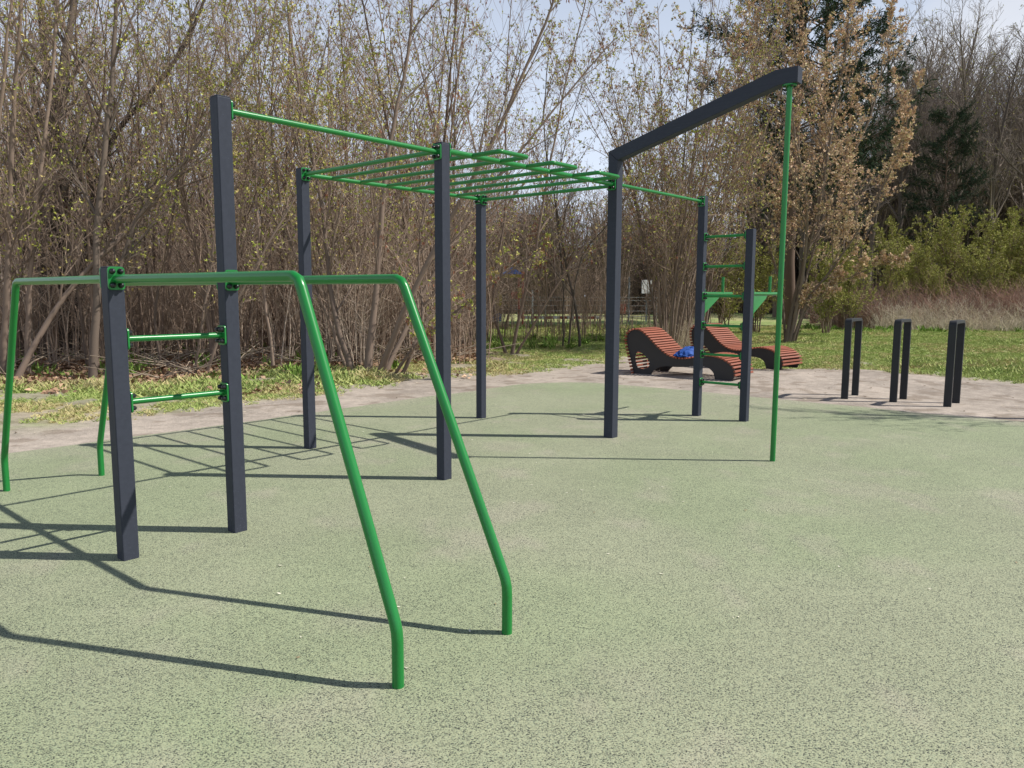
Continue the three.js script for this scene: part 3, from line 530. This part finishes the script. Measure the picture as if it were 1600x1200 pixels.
// --- tree outside the frame whose trunk and twigs shade the corner of the rubber surface
{
  const T = newTree(), R = mulberry(501);
  stemAlong(T, [[0, -0.2, 0], [0.1, 2.6, 0], [-0.05, 5, 0.1], [0.1, 8.2, 0]], 0.15, 0.03, { ...maple, kids: [12, 7, 4], from: [0.5, 0.15, 0.12], leafP: 0.6, limbScale: 0.9 }, R);
  const g = treeGroup(numbered('side_tree'), T, 'young tree beside the rubber surface whose shadow falls across it'); g.position.set(11.2, -0.02, -9.45); scene.add(g);
}
// --- undergrowth, brush, dry stalks, grass, litter: uncountable growth
function scatter(name, geo, mat, list, label, category) { // list of [x,y,z,turn,sx,sy,tilt,[r,g,b]]
  const m = new THREE.InstancedMesh(geo, mat, list.length), M = new THREE.Matrix4(), Q = new THREE.Quaternion(), E = new THREE.Euler(), C = new THREE.Color();
  list.forEach(([x, y, z, t, sx, sy, tilt, c], i) => { E.set(tilt * Math.cos(t * 7), t, tilt * Math.sin(t * 5)); Q.setFromEuler(E); M.compose(V(x, y, z), Q, V(sx, sy, sx)); m.setMatrixAt(i, M); m.setColorAt(i, C.setRGB(c[0], c[1], c[2])); });
  shadowed(m); top(name, m); return tag(m, label, category, null, 'stuff');
}
{
  const shoots = (seed, n, H, o) => { const R = mulberry(seed), G = new Geo(); for (let k = 0; k < n; k++) { const az = R() * 6.283, rr = R() * 0.8, x = Math.cos(az) * rr, z = Math.sin(az) * rr, h = H * (0.45 + R() * 0.7), lx = (R() - 0.5) * h * o.lean, lz = (R() - 0.5) * h * o.lean, pts = []; for (let i = 0; i <= 5; i++) { const t = i / 5; pts.push([x + lx * t * t + (R() - 0.5) * 0.05 * h * 0.3, h * t - 0.05, z + lz * t * t + (R() - 0.5) * 0.05 * h * 0.3]); } G.tube(pts, pts.map((_, i) => Math.max(o.r * (1 - i / 6), 0.003)), 4, tint([1, 1, 1], 0.5, R)); for (let q = 0; q < o.tw; q++) { const t = 0.2 + R() * 0.8, p = at(pts, Math.min(t, 0.99)), e = turned(dirAt(pts, Math.min(t, 0.98)), 0.5 + R() * 0.6, R), l = 0.25 + R() * 0.6 * o.tl; G.tube([p, [p[0] + e[0] * l * 0.5, p[1] + e[1] * l * 0.5, p[2] + e[2] * l * 0.5], [p[0] + e[0] * l, p[1] + e[1] * l + 0.06, p[2] + e[2] * l]], [o.r * 0.4, 0.0035, 0.002], 3, tint([1, 1, 1], 0.5, R)); } } return G.build(); };
  const R = mulberry(610), tone = (c, v) => tint(c, v, R);
  const under = shoots(601, 11, 3.0, { lean: 0.5, r: 0.013, tw: 9, tl: 1.3 }), L1 = [];
  for (let k = 0; k < 470;) { const d = 15.6 + Math.pow(R(), 0.85) * 23, px = -120 + R() * 860, x = (px - 800) / 1185 * d, z = -d; if (cover(x, z).litter < 0.5) { if (R() < 0.02) k++; continue; } L1.push([x, terrain(x, z), z, R() * 6.28, 0.7 + R() * 0.7, 0.55 + R() * 0.75, 0.1, tone(R() < 0.35 ? [0.52, 0.415, 0.325] : [0.32, 0.235, 0.175], 0.4)]); k++; }
  for (let k = 0; k < 170; k++) { const d = 23.5 + R() * 13, px = 690 + R() * 400; if (px > 745 && px < 1025 && (R() < 0.8 || (px > 985 && px < 1022))) continue; const x = (px - 800) / 1185 * d; L1.push([x, terrain(x, -d), -d, R() * 6.28, 0.7 + R() * 0.6, 0.6 + R() * 0.6, 0.1, tone([0.28, 0.205, 0.155], 0.4)]); }
  scatter('undergrowth', under, BARK, L1, 'mass of thin bare brown shoots between the trunks of the thicket', 'undergrowth');
  // reddish brush and pale dry stalks on the right
  const brush = shoots(602, 16, 1.5, { lean: 0.9, r: 0.01, tw: 10, tl: 1.2 }), L2 = [];
  for (let k = 0; k < 330; k++) { const d = 34 + R() * 9, px = 1300 + R() * 340, x = (px - 800) / 1185 * d; L2.push([x, 0.05, -d, R() * 6.28, 0.9 + R() * 0.8, 0.35 + R() * 0.8, 0.15, tone(R() < 0.5 ? [0.32, 0.19, 0.145] : [0.27, 0.20, 0.15], 0.4)]); }
  scatter('brushwood', brush, BARK, L2, 'low reddish brown brushwood along the far edge of the lawn', 'brush');
  const stalk = shoots(603, 22, 1.25, { lean: 1.1, r: 0.007, tw: 1, tl: 0.5 }), L3 = [];
  for (let k = 0; k < 170; k++) { const px = 1380 + R() * 230, d = 32.5 + R() * 2.2, x = (px - 800) / 1185 * d; L3.push([x, 0.05, -d, R() * 6.28, 0.7 + R() * 0.6, 0.3 + R() * 0.75, 0.15, tone([0.62, 0.54, 0.42], 0.4)]); }
  for (let k = 0; k < 46; k++) { const px = 1020 + R() * 90, d = 21 + R() * 2.5, x = (px - 800) / 1185 * d; L3.push([x, 0.02, -d, R() * 6.28, 0.5 + R() * 0.3, 0.3 + R() * 0.35, 0.15, tone([0.5, 0.42, 0.30], 0.3)]); }
  scatter('dry_grass', stalk, BARK, L3, 'pale dry grass stalks standing in front of the brushwood', 'dry grass');
  const wood = shoots(609, 14, 9, { lean: 0.35, r: 0.05, tw: 26, tl: 3.2 }), L9 = [];
  for (let k = 0; k < 560; k++) { const px = k < 430 ? -200 + 2000 * R() : 1380 + 320 * R(), d = 58 + R() * 26, x = (px - 800) / 1185 * d, s = 0.8 + R() * 0.6; L9.push([x, 0, -d, R() * 6.28, s * 1.3, s * (px > 1380 ? 1.55 : px > 1150 ? 1.25 : px > 650 ? 0.8 : 1), 0.06, tone(px > 1180 ? [0.24, 0.195, 0.16] : [0.22, 0.165, 0.125], 0.5)]); }
  for (let k = 0; k < 90; k++) { const px = 690 + 420 * R(), d = 56 + R() * 12, x = (px - 800) / 1185 * d, s = 0.6 + R() * 0.4; L9.push([x, 0, -d, R() * 6.28, s * 1.5, s, 0.06, tone([0.26, 0.20, 0.15], 0.5)]); }
  scatter('distant_wood', wood, BARK, L9, 'far brown wood of bare stems closing the view', 'wood');
  // fallen twigs at the edge of the thicket
  const fall = (() => { const G = new Geo(), Q = mulberry(604); for (let k = 0; k < 7; k++) { const a = Q() * 6.28, l = 0.5 + Q() * 1.2, x = (Q() - 0.5) * 0.8, z = (Q() - 0.5) * 0.8, c = Math.cos(a), s = Math.sin(a); G.tube([[x, 0.02, z], [x + c * l * 0.5, 0.05 + Q() * 0.18, z + s * l * 0.5], [x + c * l, 0.03 + Q() * 0.35, z + s * l]], [0.011, 0.009, 0.004], 4, tint([1, 1, 1], 0.4, Q)); } return G.build(); })(), L4 = [];
  for (let k = 0; k < 110;) { const d = 13.5 + R() * 10, px = -60 + R() * 760, x = (px - 800) / 1185 * d, z = -d, cv = cover(x, z); if (cv.litter < 0.3) { if (R() < 0.01) k++; continue; } L4.push([x, terrain(x, z), z, R() * 6.28, 0.6 + R() * 0.8, 0.6 + R() * 1.2, 0.08, tone([0.30, 0.24, 0.18], 0.5)]); k++; }
  scatter('fallen_twigs', fall, BARK, L4, 'dead twigs lying on the leaf litter', 'twigs');
  // leaf litter flakes
  const flake = (() => { const G = new Geo(), Q = mulberry(605); for (let k = 0; k < 5; k++) G.leaf([(Q() - 0.5) * 0.3, 0.012 + Q() * 0.02, (Q() - 0.5) * 0.3], nrm([Q() - 0.5, 0.12 * Q(), Q() - 0.5]), 0.055, 0.085, tint([1, 1, 1], 0.5, Q), Q); return G.build(); })(), L5 = [];
  for (let k = 0; k < 15000;) { const d = 11.5 + Math.pow(R(), 1.3) * 17, px = -60 + R() * 800, x = (px - 800) / 1185 * d, z = -d, cv = cover(x, z); if (R() > cv.litter + 0.03 * (1 - cv.sand)) { k += 0.2; continue; } L5.push([x, terrain(x, z), z, R() * 6.28, 0.8 + R() * 0.8, 0.8 + R(), 0.3, tone(R() < 0.3 ? [0.48, 0.33, 0.22] : [0.30, 0.19, 0.125], 0.5)]); k++; }
  scatter('leaf_litter', flake, LEAF, L5, 'brown fallen leaves covering the floor of the thicket', 'leaf litter');
  // grass
  const tuft = (() => { const G = new Geo(), Q = mulberry(606); for (let k = 0; k < 8; k++) { const a = Q() * 6.28; G.leaf([(Q() - 0.5) * 0.1, -0.01, (Q() - 0.5) * 0.1], nrm([Math.cos(a), 0.8, Math.sin(a)]), 0.013, 0.045 + Q() * 0.045, tint([1, 1, 1], 0.5, Q), Q); } return G.build(); })(), L6 = [];
  for (let k = 0; k < 250000; k++) {
    const d = 9 + Math.pow(R(), 0.85) * 27, px = -80 + R() * 1780, x = (px - 800) / 1185 * d, z = -d, cv = cover(x, z); const pad = cv.a < PAD_A + 0.25 && cv.p > PAD_P - 0.25; if (pad) continue;
    const bare = fbm(x * 1.1 + 90, z * 1.1, 3); let w = cv.lawn * sstep(0.34, 0.5, bare + (cv.a > 11 ? 0.2 : 0)) + cv.litter * sstep(0.58, 0.68, fbm(x * 0.9 + 70, z * 0.9, 3)) * 0.7; w += cv.sand * (1 - cv.sand) * 0.5; if (R() > w) continue;
    const dry = sstep(0.42, 0.66, fbm(x * 0.8 + 20, z * 0.8 + 4, 3)) * (cv.p < -4.5 && cv.a < 8 ? 1 : 0.6), far = sstep(0.52, 0.66, fbm(x * 0.3 + 5, z * 0.3 + 30, 3)), c = R() < dry * 0.8 ? [0.52, 0.46, 0.23] : R() < 0.5 ? [0.33, 0.42, 0.13] : [0.44, 0.48, 0.18];
    const s = (0.6 + R() * 0.7) * (1 + far * 1.2); L6.push([x, terrain(x, z), z, R() * 6.28, s, s * (0.6 + R() * 0.6), 0.2, tone(c, 0.35)]);
  }
  console.log('grass tufts', L6.length);
  scatter('grass', tuft, LEAF, L6, 'short green and yellowed grass round the sand and under the trees', 'grass');
  // taller weeds
  const weed = (() => { const G = new Geo(), Q = mulberry(607); for (let k = 0; k < 16; k++) { const a = Q() * 6.28; G.leaf([(Q() - 0.5) * 0.25, Q() * 0.1, (Q() - 0.5) * 0.25], nrm([Math.cos(a), 0.6 + Q(), Math.sin(a)]), 0.045, 0.14 + Q() * 0.12, tint([1, 1, 1], 0.5, Q), Q); } return G.build(); })(), L7 = [];
  for (let k = 0; k < 1500; k++) { const d = 13 + R() * 22, px = -40 + R() * 1700, x = (px - 800) / 1185 * d, z = -d, cv = cover(x, z); if (cv.sand > 0.15 || fbm(x * 0.5 + 33, z * 0.5, 3) < 0.5 || (px > 1130 && d < 29)) continue; L7.push([x, terrain(x, z), z, R() * 6.28, 0.5 + R() * 0.6, 0.5 + R() * 0.8, 0.1, tone([0.18, 0.28, 0.06], 0.5)]); }
  scatter('weeds', weed, LEAF, L7, 'leafy green weeds growing in patches along the verge', 'weeds');
  // pale seed husks and petals blown on to the rubber, dark crumbs on the sand
  const husk = (() => { const G = new Geo(), Q = mulberry(608); G.leaf([-0.012, 0.005, 0], [1, 0.04, 0], 0.011, 0.03, [1, 1, 1], Q); return G.build(); })(), L8 = [];
  for (let k = 0; k < 260; k++) { const a = -6 + R() * 12.7, p = -3.8 + R() * 9, q = fromAP(a, p); if (q.z > -1.2) continue; const s = 0.35 + R() * 0.75; L8.push([q.x, 0.003, q.z, R() * 6.28, s, s, 0.1, tone(R() < 0.75 ? [0.72, 0.68, 0.55] : [0.3, 0.2, 0.12], 0.3)]); }
  for (let k = 0; k < 500; k++) { const a = -4 + R() * 17, p = -6.2 + R() * 12, q = fromAP(a, p); if (a < PAD_A && p > PAD_P) continue; const s = 0.8 + R() * 1.8; L8.push([q.x, terrain(q.x, q.z) + 0.005, q.z, R() * 6.28, s, s, 0.1, tone(R() < 0.3 ? [0.6, 0.52, 0.4] : [0.12, 0.09, 0.06], 0.3)]); }
  scatter('seed_husks', husk, LEAF, L8, 'small pale seed husks and crumbs scattered on the rubber and sand', 'litter');
}
// green bushes by the brushwood: countable
{
  const T = newTree(), R = mulberry(701), o = { ...maple, kids: [12, 7, 4], from: [0.12, 0.1, 0.1], leafP: 0.7, leafN: [0, 1, 2, 3], cluster: [2, 3], leafS: 1.2, leafC: [[0.36, 0.37, 0.10], [0.40, 0.38, 0.13], [0.32, 0.34, 0.09]], limbScale: 0.9 };
  for (let k = 0; k < 7; k++) { const a = R() * 6.28, l = 0.4 + R() * 1.2, h = 3 + R() * 1.6; stemAlong(T, [[Math.cos(a) * 0.15, -0.1, Math.sin(a) * 0.15], [Math.cos(a) * l * 0.4, h * 0.5, Math.sin(a) * l * 0.4], [Math.cos(a) * l, h, Math.sin(a) * l]], 0.035, 0.008, o, R); }
  const g = treeGroup('green_bush', T, 'bush in fresh green leaf behind the reddish brushwood', 'green bushes beyond the lawn'); g.userData.category = 'bush';
  for (const [px, d, s] of [[1490, 41, 1.25], [1440, 39, 0.9], [1560, 42, 1.1], [1380, 37, 0.85], [1325, 33, 0.8], [1290, 30, 0.75], [1610, 40, 1.0], [1180, 31, 0.8], [1130, 30, 0.85], [1420, 43, 1.2], [1530, 44, 1.3], [1590, 45, 1.35], [1465, 36.5, 0.6], [1545, 37, 0.7], [1505, 38, 0.8]]) place(g, (px - 800) / 1185 * d, -d, px, s, s * 0.95, px < 1200 ? 'bush in fresh green leaf behind the slatted loungers' : px < 1340 ? 'bush in fresh green leaf beside the bronze-leaved maple' : null, px < 1200 ? 'green bushes behind the loungers' : px < 1340 ? 'green bushes by the bronze-leaved maple' : null);
}

// ---------------------------------------------------------------- the playground in the gap, seen through the twigs
{
  const col = (r, g, b, ro = 0.5) => new THREE.MeshStandardMaterial({ color: lin(r, g, b), roughness: ro });
  const Y = col(0.6, 0.5, 0.03), Rd = col(0.42, 0.06, 0.035), Bl = col(0.06, 0.16, 0.42), W = col(0.72, 0.72, 0.7), Gr = col(0.24, 0.25, 0.26), Wd = col(0.2, 0.13, 0.08);
  const d = 38, x = px => (px - 800) / 1185 * d, y = py => EYE - (py - 460.5) / 1185 * d;
  const t = thing('playground_tower', 'colourful play tower with yellow, red and blue panels behind the trees', 'play tower', [x(790), 0, -d], 0.15);
  for (const a of [-0.75, 0.75]) for (const b of [-0.6, 0.6]) part('post', new THREE.CylinderGeometry(0.06, 0.06, 2.5, 10).translate(a, 1.25, b), Rd, t);
  part('platform', boxAt(1.7, 0.08, 1.4, 0, 0.75, 0), Wd, t);
  part('panel', new THREE.CylinderGeometry(0.42, 0.42, 0.05, 24).rotateX(Math.PI / 2).scale(0.8, 1.15, 1).translate(-0.62, 1.25, 0.68), Y, t);
  part('panel', boxAt(0.5, 0.4, 0.05, -0.55, 0.42, 0.72), Bl, t); part('panel', boxAt(0.3, 0.35, 0.05, 0.32, 1.5, 0.68), Rd, t); part('panel', boxAt(0.18, 0.5, 0.05, 0.58, 1.6, 0.69), Y, t);
  part('roof', new THREE.ConeGeometry(0.75, 0.35, 4).rotateY(0.78).translate(0.3, 2.7, 0), Bl, t); part('roof_trim', boxAt(0.95, 0.18, 0.95, 0.3, 2.46, 0), Y, t);
  const bx = thing('spring_rocker', 'small yellow and blue rocker beside the play tower', 'rocker', [x(738), 0, -d + 1], 0.5);
  part('spring', new THREE.CylinderGeometry(0.09, 0.09, 0.4, 12).translate(0, 0.2, 0), Gr, bx); part('body', new THREE.SphereGeometry(0.3, 16, 10).scale(1.4, 0.8, 0.35).translate(0, 0.6, 0), Y, bx); part('seat', boxAt(0.3, 0.06, 0.3, 0, 0.86, 0, 0.02), Bl, bx); part('handle', new THREE.CylinderGeometry(0.02, 0.02, 0.5, 8).rotateX(Math.PI / 2).translate(0.25, 0.95, 0), Bl, bx);
  const k = thing('low_barrier', 'low red and white striped barrier edging the playground', 'barrier', [x(878), 0, -40], 0);
  const bw = 130 / 1185 * 40; for (let i = 0; i < 12; i++) part('stripe', boxAt(bw / 12 - 0.004, 0.13, 0.06, -bw / 2 + (i + 0.5) * bw / 12, 0.33, 0), i % 2 ? W : Rd, k); for (const s of [-1, -0.33, 0.33, 1]) part('leg', boxAt(0.06, 0.3, 0.05, s * bw / 2.1, 0.12, 0), Gr, k);
  const mkPost = (px, dd, h, label, m) => { const g = thing('white_post', label, 'post', [(px - 800) / 1185 * dd, 0, -dd], 0); part('pole', new THREE.CylinderGeometry(0.05, 0.06, h, 12).translate(0, h / 2 - 0.03, 0), m, g); part('cap', new THREE.SphereGeometry(0.052, 10, 6).translate(0, h - 0.03, 0), Gr, g); };
  mkPost(831, 39, 1.75, 'short white post standing by the low striped barrier', W); mkPost(981, 42, 2.5, 'slim pale post standing between the signboard and the gym frame', Gr);
  const sg = thing('signboard', 'white notice board on a post behind the loungers', 'sign', [(1009 - 800) / 1185 * 42, 0, -42], 0.25);
  part('post', boxAt(0.08, 2.0, 0.06, 0, 1.0, -0.04), Gr, sg); const bd = part('board', boxAt(0.64, 0.72, 0.03, 0, 1.97, 0.01), W, sg); part('frame', boxAt(0.68, 0.76, 0.02, 0, 1.97, -0.012), Gr, bd);
  const bin = thing('litter_bin', 'small red litter bin by the slim pale post', 'bin', [(971 - 800) / 1185 * 41, 0, -41], 0.1);
  part('bin_body', new THREE.CylinderGeometry(0.22, 0.18, 0.5, 16).translate(0, 0.78, 0), Rd, bin); part('rim', new THREE.TorusGeometry(0.22, 0.02, 8, 20).rotateX(Math.PI / 2).translate(0, 1.03, 0), Rd, bin); part('stand', new THREE.CylinderGeometry(0.04, 0.04, 0.6, 8).translate(0, 0.28, 0), Gr, bin);
  const fn = thing('wire_fence', 'grey rail fence round the far side of the playground', 'fence', [(860 - 800) / 1185 * 44, 0, -44], 0);
  for (let i = 0; i < 7; i++) part('post', new THREE.CylinderGeometry(0.03, 0.03, 1.4, 8).translate(-3.5 + i * 1.6, 0.7, 0), Gr, fn); for (const h of [0.3, 0.6, 0.9, 1.2, 1.38]) part('rail', new THREE.CylinderGeometry(0.015, 0.015, 9.8, 6).rotateZ(Math.PI / 2).translate(1.3, h, 0.03), Gr, fn);
}
let tri = 0; const seen = new Set(); scene.traverse(o => { if (o.geometry && !seen.has(o.geometry)) { seen.add(o.geometry); tri += (o.geometry.index || o.geometry.attributes.position).count / 3; } }); console.log('triangles', Math.round(tri));
renderer.render(scene, camera);
